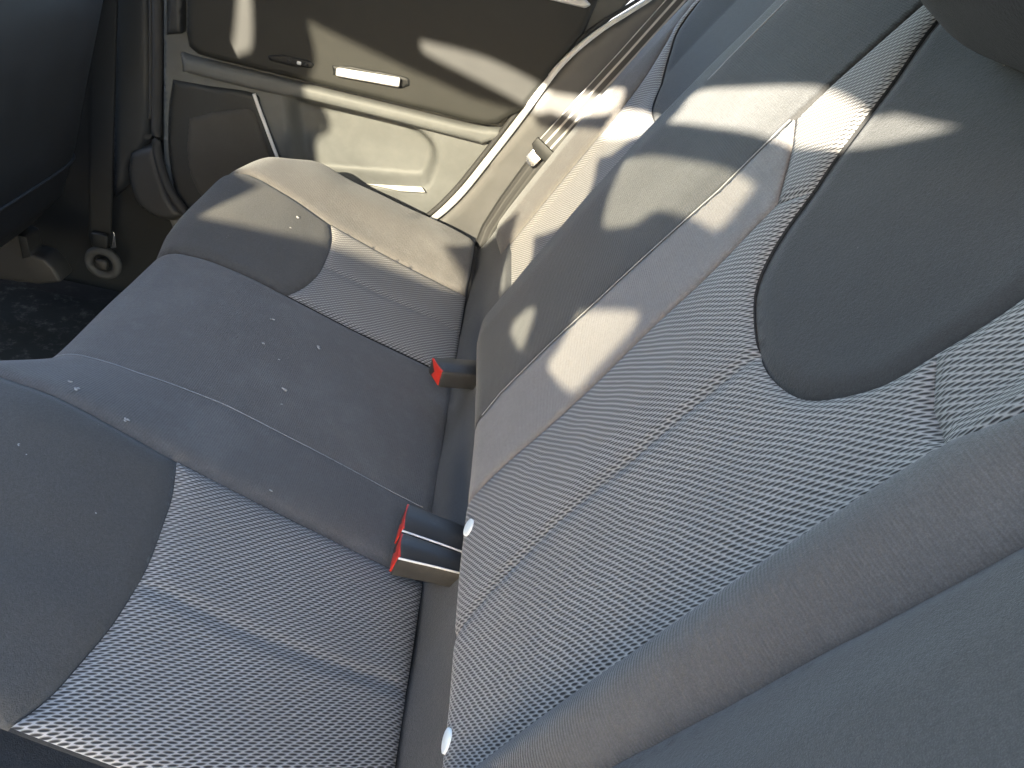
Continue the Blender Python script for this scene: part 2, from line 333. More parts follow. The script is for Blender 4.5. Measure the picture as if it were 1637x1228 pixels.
# ------------------------------------------------------------------ bench cushion
cu = empty('bench_cushion', (-.2, .7, -.05), 'wide grey bench seat cushion with mesh panels and dark front inserts', 'car seat')
A = [(.558, -.045), (.558, .076), (.5575, .139), (.558, .2078), (.560, .257), (.565, .304), (.568, .349), (.572, .40), (.574, .52)]
Cc = [(.961, -.045), (.959, .116), (.9594, .207), (.961, .278), (.962, .345), (.965, .40), (.968, .52)]
D = [(1.206, -.045), (1.204, .077), (1.203, .199), (1.207, .2645), (1.210, .321), (1.214, .40), (1.218, .52)]
N0 = [(.284, -.045), (.284, .14), (.284, .21), (.284, .40), (.284, .52)]
insN = curve([(.558, .2078), (.5172, .1964), (.4808, .1912), (.4401, .1866), (.4102, .1866), (.3758, .1883), (.3398, .1939), (.3094, .1998), (.284, .2098)], 4)
insF = curve([(1.203, .199), (1.165, .188), (1.1236, .1832), (1.0609, .1817), (1.02, .187), (.9859, .1962), (.9594, .207)], 4)
fs = lambda line, lo, hi: [p for p in line if lo - 1e-6 <= p[1] <= hi + 1e-6]
# foam block under the covers
Yg, Sg = np.meshgrid(np.linspace(.0, 1.42, 120), np.linspace(-.05, .56, 80), indexing='ij'); Pg = cush_P(Yg, Sg) - np.array([0, 0, .009]); Pg[..., 2] = np.maximum(Pg[..., 2], -.28)
put('foam_base', mesh('foam_base', Pg.reshape(-1, 3), [(i * 80 + j, (i + 1) * 80 + j, (i + 1) * 80 + j + 1, i * 80 + j + 1) for i in range(119) for j in range(79)]), 'under', cu)
fl = 1
thr = [(.6703, -.03), (.671, .124), (.672, .207), (.668, .29), (.671, .368), (.673, .42)]
midN = [(.429, -.04), (.4195, .043), (.415, .106), (.419, .183)]; midF = [(1.0873, -.04), (1.0752, .0786), (1.0714, .178)]
ctr = fs(A, -.1, .6) + fs(Cc, -.1, .6)[::-1]
p = panel('centre_panel', cush_P, ctr, 'plain', cu, flip=fl, groove=.005, puff=.002, lines=[(thr, .0018, .004)], wrinkle=.0022)
tube('stitching', on(cush_P, thr, .0017, fl), .0005, 'thread', p, 6)
near = fs(A, -.1, .2078) + insN[1:] + fs(N0, -.1, .2099)[::-1]
p = panel('mesh_panel', cush_P, near, 'mesh', cu, side='under', flip=fl, groove=.003, puff=.003, lines=[(midN, .0018, .006)])
panel('front_insert', cush_P, insN + fs(N0, .22, .6) + fs(A, .22, .6)[::-1], 'outer', cu, flip=fl, groove=.004, gw=.008, puff=.003, wrinkle=.0025)
panel('side_bolster', cush_P, [(.0, -.045), (.0, .52)] + fs(N0, -.1, .6)[::-1], 'outer', cu, flip=fl, groove=.012, gw=.02, puff=-.014)
far = fs(Cc, -.1, .2071) + insF[::-1][1:] + fs(D, -.1, .198)[::-1]
p = panel('mesh_panel', cush_P, far, 'mesh', cu, side='under', flip=fl, groove=.003, puff=.003, lines=[(midF, .003, .006)])
panel('front_insert', cush_P, insF + fs(Cc, .21, .6) + fs(D, .21, .6)[::-1], 'outer', cu, flip=fl, groove=.004, gw=.008, puff=.003, wrinkle=.002)
panel('side_bolster', cush_P, fs(D, -.1, .6) + [(1.415, .52), (1.415, -.045)], 'plain', cu, flip=fl, groove=.004, puff=.004, wrinkle=.003)

# ------------------------------------------------------------------ backrests
bk = empty('folding_backrest', (.03, .5, .05), 'large reclined grey backrest with woven mesh panel and rounded dark insert', 'backrest')
mc = curve([(.588, .118), (.587, .150), (.585, .191), (.5724, .270), (.5677, .331), (.570, .4095), (.570, .4646), (.583, .538)], 4)
mc2 = curve([(.583, .538), (.612, .555), (.640, .5708), (.6834, .5897)], 4); mc3 = [(.6834, .5897), (.6875, .6305), (.687, .728), (.687, .86)]
mb = curve([(.284, .118), (.2835, .179), (.2845, .2585), (.279, .3434), (.2775, .413), (.2775, .472), (.2745, .5323), (.267, .552), (.2596, .569), (.252, .60), (.248, .70), (.248, .86)], 4)
ins = curve([(.668, .86), (.662, .78), (.650, .710), (.614, .652), (.578, .589), (.560, .5625), (.537, .524), (.507, .495), (.465, .479), (.424, .473), (.390, .478), (.365, .4915), (.343, .5236), (.3380, .5555), (.335, .590), (.337, .64), (.335, .86)], 4)
tb = [(.715, .118), (.715, .15), (.7185, .185), (.708, .275), (.6946, .353), (.6844, .439), (.6773, .507), (.6845, .5875)]
mi = [(.421, .12), (.4215, .147), (.431, .199), (.436, .28), (.4335, .35), (.4328, .4125), (.4354, .462), (.437, .473)]
Yg, Sg = np.meshgrid(np.linspace(.0, 1.0, 90), np.linspace(.115, .86, 60), indexing='ij'); Pg = back_P(Yg, Sg, -.011)
def gridfaces(a, b): return [(i * b + j, (i + 1) * b + j, (i + 1) * b + j + 1, i * b + j + 1) for i in range(a - 1) for j in range(b - 1)]
fb = -1
def bestflip(P, y, s): n = normals(P, np.array([[y, s]]))[0]; return 1 if n @ np.array([-.89, 0, .45]) > 0 else -1
fb = bestflip(back_P, .5, .4)
put('foam_base', mesh('foam_base', Pg.reshape(-1, 3), gridfaces(90, 60)), 'under', bk)
def cut(line, lo, hi): return [q for q in line if lo <= q[1] <= hi]
kA = min(range(len(ins)), key=lambda i: abs(ins[i][0] - .560) + abs(ins[i][1] - .5625)); kB = min(range(len(ins)), key=lambda i: abs(ins[i][0] - .338) + abs(ins[i][1] - .5555))
kM = min(range(len(mb)), key=lambda i: abs(mb[i][1] - .5323))
low = mc + ins[kA:kB + 1] + [(.3062, .5383)] + mb[:kM + 1][::-1]
panel('mesh_panel', back_P, low, 'mesh_back', bk, side='under', uvf=back_uv, flip=fb, groove=.003, gw=.005, puff=.003, lines=[(mi, .0036, .005)], wrinkle=.001)
panel('upper_mesh_strip', back_P, mc2 + mc3[1:] + ins[:kA + 1], 'mesh_back', bk, side='under', uvf=back_uv, flip=fb, groove=.003, gw=.005, puff=.002)
panel('upper_mesh_strip', back_P, ins[kB:] + mb[kM:][::-1] + [(.3062, .5383)], 'mesh_back', bk, side='under', uvf=back_uv, flip=fb, groove=.003, gw=.005, puff=.003)
panel('dark_insert', back_P, ins, 'insert', bk, flip=fb, groove=.006, gw=.008, puff=-.004, wrinkle=.001)
panel('centre_strip', back_P, tb + mc2[::-1] + mc[::-1][1:], 'strip', bk, flip=fb, groove=.0008, gw=.003, puff=.001)
rim = [(.990, .118), (.990, .86)]
cp = panel('centre_panel', back_P, tb + mc3 + rim[::-1], 'plain_back', bk, flip=fb, groove=.0008, gw=.003, puff=.001, wrinkle=.002)
tube('stitching', on(back_P, tb[1:], .0009, fb), .0006, 'thread', cp, 6)
tube('stitching', on(back_P, [(.9, .56), (.905, .62), (.91, .70), (.91, .80)], .001, fb), .0012, 'thread', cp, 6)
bo = [(.222, .118), (.222, .30), (.2175, .382), (.2152, .454), (.2131, .5125), (.2125, .56), (.212, .86)]
panel('side_bolster', back_P, mb + bo[::-1], 'bolster', bk, uvf=back_uv, flip=fb, groove=.003, gw=.005, puff=.006)
panel('outer_pad', back_P, [(.0, .118)] + bo + [(.0, .86)], 'outer', bk, flip=fb, groove=.005, gw=.006, puff=.004, wrinkle=.002)

bf = empty('folding_backrest', (.03, 1.18, .05), 'narrow backrest section beside the far door, behind the hanging belt', 'backrest')
mir = lambda L: [(1.514 - a, b) for a, b in L]
Yg, Sg = np.meshgrid(np.linspace(.955, 1.38, 50), np.linspace(.115, .86, 60), indexing='ij'); Pg = far_P(Yg, Sg, -.011)
put('foam_base', mesh('foam_base', Pg.reshape(-1, 3), gridfaces(50, 60)), 'under', bf)
tail = curve([(.962, .540), (.977, .524), (1.007, .495), (1.049, .479), (1.084, .471), (1.15, .477), (1.20, .506), (1.25, .5455), (1.28, .577), (1.298, .65), (1.30, .74), (1.30, .86)], 4)
mbM = curve([(1.23, .118), (1.231, .25), (1.235, .40), (1.245, .48), (1.275, .55), (1.305, .60), (1.316, .70), (1.316, .86)], 4)
panel('dark_insert', far_P, [(.962, .86), (.962, tail[0][1])] + tail, 'insert', bf, flip=fb, groove=.006, gw=.008, puff=.003)
panel('mesh_panel', far_P, [(.962, .118), (.962, tail[0][1])] + tail + mbM[::-1], 'mesh', bf, side='under', flip=fb, groove=.003, puff=.002, st=.008)
panel('side_bolster', far_P, [(1.385, .118), (1.385, .86)] + mbM[::-1], 'plain', bf, flip=fb, groove=.003, puff=.004, wrinkle=.002)

# fabric flap that closes the gap below the backrests
def flapP(a, b):
    a = np.asarray(a, float); b = np.asarray(b, float); h = -.020 - .006 * np.sin(b / .13 * 3.1)
    return np.stack([BX + BS * b - BC * h, a, BC * b + BS * h], -1)
panel('gap_flap', flapP, [(.0, -.02), (1.41, -.02), (1.41, .155), (.0, .155)], 'flap', bk, flip=bestflip(flapP, .5, .05), groove=0, puff=0, wrinkle=.004, st=.012)

# white anchor markers peeping out below the mesh
for (y, s), lb in (((.5345, .1467), 'small white oval marker below the mesh backrest beside the double buckle'), ((.3231, .1392), 'small white oval marker at the bottom edge of the frame')):
    c = back_P(np.array(y), np.array(s)); n = normals(back_P, np.array([[y, s]]))[0] * fb; ax = np.array([0, 1., 0]); bx = np.cross(n, ax)
    V = []; k = 20
    for lift, r in ((-.002, 1.), (.0030, 1.), (.0034, .9)):
        for j in range(k): th = 2 * math.pi * j / k; V.append(c + n * lift + r * (ax * .0095 * math.cos(th) + bx * .0080 * math.sin(th)))
    F = [(q * k + j, q * k + (j + 1) % k, (q + 1) * k + (j + 1) % k, (q + 1) * k + j) for q in range(2) for j in range(k)] + [tuple(range(2 * k, 3 * k)), tuple(range(k))[::-1]]
    tag(put('anchor_marker', mesh('anchor_marker', V, F), 'tag'), lb, 'marker')

# ------------------------------------------------------------------ headrest
def rbox(name, c, ax, half, mat, parent=None, e=.35, n=24):
    V = []; F = []
    for i in range(n + 1):
        u = -math.pi / 2 + math.pi * i / n
        for j in range(2 * n):
            v = 2 * math.pi * j / (2 * n); sp = lambda x: math.copysign(abs(x) ** e, x)
            q = (sp(math.cos(u)) * sp(math.cos(v)), sp(math.cos(u)) * sp(math.sin(v)), sp(math.sin(u))); V.append(np.array(c) + sum(np.array(ax[k]) * half[k] * q[k] for k in range(3)))
    for i in range(n):
        for j in range(2 * n): F.append((i * 2 * n + j, i * 2 * n + (j + 1) % (2 * n), (i + 1) * 2 * n + (j + 1) % (2 * n), (i + 1) * 2 * n + j))
    return put(name, mesh(name, V, F), mat, parent)
up_, nn = np.array([BS, 0, BC]), np.array([-BC, 0, BS])
hc = back_P(np.array(.465), np.array(.805)) + nn * .05
hr = empty('headrest', tuple(hc - up_ * .1), 'dark rounded headrest standing on top of the backrest', 'headrest')
rbox('cushion', hc, (np.array([0, 1., 0]), up_, nn), (.155, .12, .06), 'under', hr, .45)
for dy in (-.06, .06): tube('post', [hc + np.array([0, dy, 0]) - up_ * .12 - nn * .06, hc + np.array([0, dy, 0]) - up_ * .05 - nn * .03], .006, 'metal', hr)

# ------------------------------------------------------------------ buckles
def buckle(px, label, zt, slope, ridge=True):
    # px: front far, front near, rear near, rear far corners of the top face, seen in the photograph
    ff, fn, rn, rf = [atZ(q, zt) for q in px]
    b_ = empty('seat_belt_buckle', tuple((ff + fn + rn + rf) / 4 - np.array([0, 0, .03])), label, 'buckle')
    rn = rn + np.array([.02, 0, -.006]); rf = rf + np.array([.02, 0, -.006]); dn = np.array([slope, 0, -.027])
    fm, rm = (ff + fn) / 2 + np.array([0, 0, .002]), (rf + rn) / 2 + np.array([0, 0, .002])
    prism('housing', [ff, fm, fn, fn + dn, ff + dn], [rf, rm, rn, rn + np.array([.004, 0, -.024]), rf + np.array([.004, 0, -.024])], 'buckle', b_, .0035)
    # red press button filling the sloping mouth
    fx = (ff - rf) / np.linalg.norm(ff - rf); o = fx * .0015; wv = fn - ff
    a = [ff + wv * .07 - o * 2, fn - wv * .07 - o * 2, fn - wv * .07 + dn * .9 - o * 2, ff + wv * .07 + dn * .9 - o * 2]
    q = [a[0] + fx * .003, a[1] + fx * .0035, a[2] + fx * .0045, a[3] + fx * .0025]
    prism('press_button', a, q, 'red', b_, .001)
    if ridge: tube('edge_ridge', [fn + np.array([0, 0, -.0005]), (fn * .5 + rn * .5) + np.array([0, 0, .0004]), rn], .0011, 'silver', b_, 6)
    st_ = (rf + rn) / 2; prism('stalk', [st_ + np.array([0, .012, -.006]), st_ + np.array([0, -.012, -.006]), st_ + np.array([0, -.012, -.016]), st_ + np.array([0, .012, -.016])],
        [st_ + np.array([.05, .012, -.05]), st_ + np.array([.05, -.012, -.05]), st_ + np.array([.05, -.012, -.06]), st_ + np.array([.05, .012, -.06])], 'black', b_, .001)
    return b_
buckle([(652, 802), (643, 848), (737, 880), (736, 836)], 'black buckle with red button, farther one of the touching pair', .084, -.004)
buckle([(642, 849), (637, 892), (737, 912), (738, 881)], 'black buckle with red button, nearer one of the touching pair', .084, -.005)
buckle([(690, 570), (708, 595), (759, 592), (748, 565)], 'single black buckle with red button beside the far mesh panel', .085, -.001, False)

# ------------------------------------------------------------------ far rear door
dr = empty('rear_door', (-.2, 1.47, -.25), 'grey plastic inner door panel with armrest, storage pocket and speaker', 'car door')
seal_px = [(690, 352), (715, 331), (742, 303), (775, 262), (808, 220), (840, 178), (866, 142), (893, 107), (925, 76), (965, 45), (1005, 20), (1045, -6), (1085, -40)]
lowpoly = pxY([(262, -30), (262, 330), (300, 420), (560, 480), (690, 356), (715, 331), (742, 303), (775, 262), (808, 220), (840, 178), (866, 142), (893, 107), (940, 60), (965, 42), (1040, -30)], 1.475)
pocket = pxY(curve([(455, 150), (500, 165), (560, 172), (620, 184), (662, 202), (690, 226), (698, 250), (690, 282), (672, 300), (600, 296), (520, 290), (470, 285)], 5), 1.475)
def sink(a, b):
    Q = np.stack([a, b], 1); d = segdist(Q, pocket); i = inside(Q, pocket); t = np.clip((np.where(i, d, -d) + .004) / .022, 0, 1); return -.040 * t * t * (3 - 2 * t)
lp = panel('lower_panel', flatP(1.475), lowpoly, 'door_low', dr, flip=1, st=.007, groove=0, shape=sink, skirt=.03)
upx = [(296, -40), (296, 55), (300, 76), (314, 88), (345, 97), (420, 115), (520, 140), (640, 169), (745, 195), (775, 202), (797, 200), (815, 188), (838, 178), (860, 148), (900, 95), (935, 52), (975, -40)]
up = panel('upper_panel', flatP(1.440), pxY(upx, 1.440), 'door_up', dr, st=.007, groove=0, roundr=.009, skirt=.04)
bpx = [(286, 86), (300, 92), (420, 121), (640, 175), (745, 201), (800, 208), (806, 222), (770, 232), (700, 214), (600, 188), (500, 164), (410, 146), (290, 116)]
panel('armrest_lip', flatP(1.452), pxY(bpx, 1.452), 'door_low', dr, st=.006, groove=0, roundr=.008, skirt=.03)
panel('corner_panel', flatP(1.452), pxY([(266, -40), (290, -40), (290, 54), (266, 56)], 1.452), 'dark', dr, groove=0, roundr=.003, skirt=.02)
sg = panel('speaker_grille', flatP(1.466), pxY(curve([(300, 190), (335, 180), (385, 174), (404, 178), (416, 205), (428, 240), (432, 275), (400, 320), (330, 320), (306, 290), (297, 240), (300, 190)], 4)[:-1], 1.466), 'grille', dr, groove=0, roundr=.006, skirt=.02)
pod = panel('speaker_pod', flatP(1.470), pxY(curve([(275, 128), (330, 138), (405, 150), (416, 172), (435, 222), (456, 285), (430, 340), (300, 340), (270, 260), (268, 180), (275, 128)], 4)[:-1], 1.470), 'dark', dr, groove=0, roundr=.005, skirt=.02)
tube('trim_edge', [atY(q, 1.463) for q in curve([(406, 150), (412, 168), (424, 200), (438, 238), (452, 275)], 4)], .0034, 'silver', pod)
panel('switch_recess', flatP(1.4385), pxY([(424, 88), (452, 87), (496, 97), (503, 103), (498, 110), (470, 108), (432, 98)], 1.4385), 'black', up, groove=0, roundr=.002, skirt=.004, st=.004)
for q in ((462, 97), (478, 101), (488, 103)): rbox('switch_button', atY(q, 1.437), ((1, 0, 0), (0, 0, 1.), (0, -1., 0)), (.004, .003, .0015), 'dark' if q[0] != 478 else 'silver', up, .5, 6)
panel('handle_recess', flatP(1.4385), pxY([(530, 104), (560, 105), (640, 120), (656, 126), (655, 138), (644, 143), (600, 136), (532, 121)], 1.4385), 'black', up, groove=0, roundr=.002, skirt=.004, st=.004)
prism('handle', [atY(q, 1.437) for q in ((537, 108), (640, 125), (638, 141), (536, 122))], [atY(q, 1.424) for q in ((540, 108), (640, 124), (638, 139), (538, 121))], 'silver', up, .003)
prism('window_sill_trim', [atY(q, 1.445) for q in ((860, -16), (936, -2), (946, 8), (936, 14), (870, -2))], [atY(q, 1.425) for q in ((862, -15), (934, -2), (943, 7), (935, 12), (870, -3))], 'seal', up, .003)
prism('pocket_ledge', [atY(q, 1.50) for q in ((585, 294), (676, 298), (684, 309), (640, 306))], [atY(q, 1.462) for q in ((585, 294), (674, 299), (680, 308), (640, 306))], 'seal', lp, .002)  # highlight on the shelf put into the ledge's pale colour

sealc = curve(seal_px, 5); sr = np.interp(np.linspace(0, 1, len(sealc)), [0, .12, .5, .8, 1], [.0062, .0072, .0062, .0042, .0035])
tag(tube('door_seal', [atY(q, 1.445) for q in sealc], sr, 'seal'), 'pale curved door edge strip between far door and side trim', 'trim strip')
tag(tube('door_gasket', [atY((q[0] - 9, q[1] - 5), 1.456) for q in sealc], sr * .8, 'rubber'), 'thin black rubber gasket along the pale door edge strip', 'gasket')
# side trim behind the far end of the bench
stp = pxY([(q[0] + 2, q[1] + 2) for q in sealc], 1.450); 
tag(panel('side_trim', flatP(1.450), stp + [(.40, .80), (.75, .80), (.75, -.25), (-.06, -.25)], 'pillar', None, st=.014, groove=0, roundr=.006, skirt=.02), 'smooth plastic side trim behind the hanging seat belt', 'trim panel')

# ------------------------------------------------------------------ far seat belt
sb = empty('seat_belt', tuple(atY((775, 400), 1.39)), 'grey ribbed seat belt with metal tongue hanging beside the far backrest', 'seat belt')
def strap(name, centre, width, nrm, parent, mat='webbing', th=.0016, fold=None):
    P = np.array(centre, float); T = np.gradient(P, axis=0); T /= np.linalg.norm(T, axis=1)[:, None]; W = np.broadcast_to(np.asarray(width, float), (len(P),)); V = []; F = []; UV = []; s = 0; k = 9
    for i in range(len(P)):
        if i: s += np.linalg.norm(P[i] - P[i - 1])
        n = np.array(nrm[i] if np.ndim(nrm) == 2 else nrm, float); n -= T[i] * (n @ T[i]); n /= np.linalg.norm(n); a = np.cross(T[i], n)
        for sd in (1, -1):
            for j in range(k):
                u = j / (k - 1); V.append(P[i] + a * W[i] * (u - .5) + n * (th / 2 * sd + (.0008 * math.cos((u - .5) * 8 * math.pi) if sd > 0 else 0))); UV.append((u, s))
    m2 = 2 * k
    for i in range(len(P) - 1):
        for j in range(k - 1):
            a = i * m2 + j; F.append((a, a + m2, a + m2 + 1, a + 1)); b = a + k; F.append((b, b + 1, b + m2 + 1, b + m2))
        for j, q in ((0, k), (2 * k - 1, k - 1)): pass
        a = i * m2; F.append((a, a + k, a + k + m2, a + m2)); F.append((a + k - 1, a + k - 1 + m2, a + 2 * k - 1 + m2, a + 2 * k - 1))
    o = put(name, mesh(name, V, F, True, UV), mat, parent); return o
bn = np.array([-.12, -.95, .28])
top = [atY(q, Y) for q, Y in (((1139, -50), 1.405), ((1096, 0), 1.402), ((1010, 96), 1.40), ((940, 172), 1.397), ((880, 238), 1.395))]
top = np.array(top); ti = np.linspace(0, 4, 40); top = np.stack([np.interp(ti, range(5), top[:, k]) for k in range(3)], 1)
strap('shoulder_webbing', top, np.interp(np.linspace(0, 1, 40), [0, 1], [.048, .052]), bn, sb)
low_ = np.array([atY(q, Y) for q, Y in (((872, 250), 1.408), ((845, 285), 1.408), ((812, 330), 1.408), ((786, 370), 1.408), ((768, 415), 1.40))]); low_ = np.stack([np.interp(ti, range(5), low_[:, k]) for k in range(3)], 1)
strap('lap_webbing', low_, .046, bn + np.array([-.25, 0, 0]), sb, 'lap')
tp = atY((872, 246), 1.388); ex = top[-1] - top[0]; ex /= np.linalg.norm(ex); nb_ = bn - ex * (bn @ ex); nb_ /= np.linalg.norm(nb_); ay = np.cross(ex, nb_)
loc = lambda u, v, h: tp + ay * u + ex * v + nb_ * h
body = [(-.030, -.012), (.028, -.013), (.033, -.004), (.036, .012), (.030, .016), (.014, .010), (-.004, .012), (-.016, .012), (-.030, .004)]
sgn = 1 if (RC.T @ (ay))[0] > 0 else -1
prism('tongue_grip', [loc(u * sgn, v, .004) for u, v in body], [loc(u * sgn, v, -.004) for u, v in body], 'black', sb, .0015)
blade = [(-.021, .008), (.0, .012), (-.0, .030), (-.006, .036), (-.017, .034), (-.023, .026)]
prism('tongue_blade', [loc(u * sgn, v, .0018) for u, v in blade], [loc(u * sgn, v, -.0018) for u, v in blade], 'metal', sb, .0006)

# ------------------------------------------------------------------ front seat, pillar, sill, floor
fsx = empty('passenger_chair', (-.75, 1.07, -.1), 'dark vinyl back of the front seat at the left edge', 'car seat')
def seatP(a, b):        # a runs round the shell (0..1), b up
    a = np.asarray(a, float); b = np.asarray(b, float); th = math.pi * (a - .5) * 1.5
    e = .38; sp = lambda x: np.sign(x) * np.abs(x) ** e; Yc, hw = 1.06, .245 + .0 * b
    xr = np.interp(b, [-.03, .02, .1, .2, .35, .43, .6, .8], [-.700, -.660, -.635, -.612, -.575, -.572, -.66, -.74])
    return np.stack([xr - .075 + .075 * sp(np.cos(th)), Yc + hw * sp(np.sin(th)), b], -1)
aa, bb = np.meshgrid(np.linspace(0, 1, 90), np.concatenate([np.linspace(-.03, .02, 8), np.linspace(.03, .75, 40)]), indexing='ij'); Ps = seatP(aa, bb)
put('back_shell', mesh('back_shell', Ps.reshape(-1, 3), gridfaces(90, 48)), 'frontseat', fsx)
cl = np.linspace(.12, .88, 60); hem = seatP(cl, np.full(60, .085)) + np.array([.0015, 0, 0]); tube('hem', hem, .003, 'frontseat', fsx, 6)
bt = seatP(np.linspace(.02, .98, 60), np.full(60, -.028)); put('underside', mesh('underside', [(-.76, 1.06, -.035)] + list(bt), [(0, i + 2, i + 1) for i in range(59)]), 'frontseat', fsx)
fr = empty('seat_rail', tuple(atZ((40, 440), -.28)), 'worn steel seat rail with bracket on the floor below the front seat', 'seat rail')
q0 = atZ((30, 430), -.27)
def px2(pts, Y): return [atY(q, Y) for q in pts]
rp = [(-60, 395), (20, 374), (40, 380), (46, 408), (70, 414), (84, 428), (98, 452), (60, 456), (-60, 440)]
prism('rail', [q + np.array([0, .05, 0]) for q in px2(rp, 1.26)], px2(rp, 1.26), 'rust', fr, .006)
rp = [(28, 376), (42, 378), (50, 410), (36, 414)]
prism('bracket', px2(rp, 1.258), px2(rp, 1.248), 'black', fr, .002)
prism('riser', px2([(-20, 330), (24, 322), (34, 385), (-20, 400)], 1.30), px2([(-20, 330), (24, 322), (34, 385), (-20, 400)], 1.27), 'black', fr, .004)

pl = empty('door_pillar', (-.62, 1.48, -.3), 'dark plastic pillar trim between front and rear doors', 'pillar')
panel('pillar_cover', flatP(1.47), pxY([(176, -60), (240, -60), (243, 150), (240, 215), (228, 245), (216, 250), (206, 270), (202, 300), (178, 320)], 1.47), 'dark', pl, groove=0, roundr=.014, skirt=.05, st=.008)
panel('lower_cover', flatP(1.46), pxY(curve([(205, 245), (201, 275), (206, 305), (220, 332), (245, 350), (275, 357), (290, 345), (275, 325), (262, 290), (252, 255), (243, 235), (225, 238), (205, 245)], 4)[:-1], 1.46), 'frontseat', pl, groove=0, roundr=.016, skirt=.05, st=.006)
tube('rubber_seal', [atY(q, 1.455) for q in curve([(251, -50), (252, 60), (251, 160), (250, 225), (256, 262), (272, 305), (300, 345)], 6)], .009, 'rubber', pl)
tube('seal_lip', [atY(q, 1.452) for q in curve([(240, -50), (241, 60), (241, 150), (240, 190)], 6)], .003, 'rubber', pl)
prism('sill_wall', [(-1.4, 1.505, -.31), (-.42, 1.505, -.31), (-.42, 1.505, .6), (-1.4, 1.505, .6)], [(-1.4, 1.55, -.31), (-.42, 1.55, -.31), (-.42, 1.55, .6), (-1.4, 1.55, .6)], 'black', pl, .004)
prism('sill_cover', [(-.418, 1.506, -.31), (.75, 1.506, -.31), (.75, 1.506, -.05), (-.418, 1.506, -.05)], [(-.418, 1.55, -.31), (.75, 1.55, -.31), (.75, 1.55, -.05), (-.418, 1.55, -.05)], 'black', pl, .004)

ab = empty('front_seat_belt', tuple(atY((165, 430), 1.44)), 'black front seat belt with round floor anchor on the pillar', 'seat belt')
cb = np.array([atY(q, Y) for q, Y in (((168, -60), 1.44), ((165, 100), 1.44), ((162, 250), 1.44), ((160, 385), 1.45))]); ti4 = np.linspace(0, 3, 30)
strap('webbing', np.stack([np.interp(ti4, range(4), cb[:, k]) for k in range(3)], 1), .042, np.array([.2, -1, 0]), ab, 'black')
cA = atY((165, 420), 1.445)
th = np.linspace(0, 2 * math.pi, 41)[:-1]
def torus(name, c, Rr, r, mat, parent, ax=(np.array([1., 0, 0]), np.array([0, 0, 1.]), np.array([0, -1., 0]))):
    V = []; F = []; k = 10
    for i, t_ in enumerate(th):
        e = ax[0] * math.cos(t_) + ax[1] * math.sin(t_)
        for j in range(k): ph = 2 * math.pi * j / k; V.append(np.array(c) + e * (Rr + r * math.cos(ph)) + ax[2] * r * math.sin(ph))
    n = len(th)
    for i in range(n):
        for j in range(k): F.append((i * k + j, ((i + 1) % n) * k + j, ((i + 1) % n) * k + (j + 1) % k, i * k + (j + 1) % k))
    return put(name, mesh(name, V, F), mat, parent)
torus('anchor_ring', cA, .028, .009, 'rubber', ab); rbox('bolt', cA + np.array([0, -.006, 0]), ((1, 0, 0), (0, 0, 1.), (0, -1., 0)), (.012, .012, .008), 'rust', ab, .6, 8)
rbox('anchor_tab', atY((160, 384), 1.438), ((1, 0, 0), (0, 0, 1.), (0, -1., 0)), (.017, .016, .006), 'black', ab, .4, 8)
prism('metal_plate', [atY(q, 1.435) for q in ((181, 370), (184, 378), (186, 396), (178, 397))], [atY(q, 1.440) for q in ((181, 370), (184, 378), (186, 396), (178, 397))], 'metal', ab, .0008)

mt = [atZ(q, -.296) for q in ((-260, 420), (0, 458), (80, 474), (170, 492), (260, 505), (230, 640), (0, 780), (-260, 800))]
tag(prism('floor_mat', [q + np.array([0, 0, .0]) for q in mt], [q + np.array([0, 0, .012]) for q in mt], 'mat', None, .004), 'scuffed black floor mat dusted with pale crumbs', 'floor mat')

# ------------------------------------------------------------------ lint on the cushion (positions in the cushion's own metres)
LINT = [(1.1532, .2448, 3.2, 'largest white lint fleck, on the far dark front insert'), (1.1123, .246, 1.6, 'small lint fleck beside the largest one on the far front insert'),
        (.873, .2062, 2.2, 'lint fleck on the centre panel nearest the far front insert'), (.8116, .2001, 2.0, 'lint fleck in the middle of the centre cushion panel'),
        (.8633, .1427, 2.6, 'bright lint fleck on the centre panel closest to the single buckle'), (.7946, .1759, 1.2, 'tiny lint fleck between the brighter ones on the centre panel'),
        (.7445, .1569, 2.8, 'ragged lint fleck just beyond the centre stitching line'), (.7156, .1521, 1.4, 'faint lint fleck next to the ragged one by the stitching'),
        (.59, .3194, 1.8, 'left lint fleck of the pair at the front of the strip before the stitching'), (.5814, .3086, 2.2, 'right lint fleck of the pair at the front of the strip before the stitching'),
        (.569, .2612, 2.0, 'lint fleck on the seam between centre strip and near front insert'), (.4873, .3096, 1.7, 'upper lint fleck of the pair on the near front insert by the left edge'),
        (.4804, .3005, 1.4, 'lower lint fleck of the pair on the near front insert by the left edge'), (.5753, .1257, 1.5, 'lint fleck on the seam above the near mesh panel'), (.4574, .2377, .9, 'faint lone lint speck in the middle of the near front insert')]
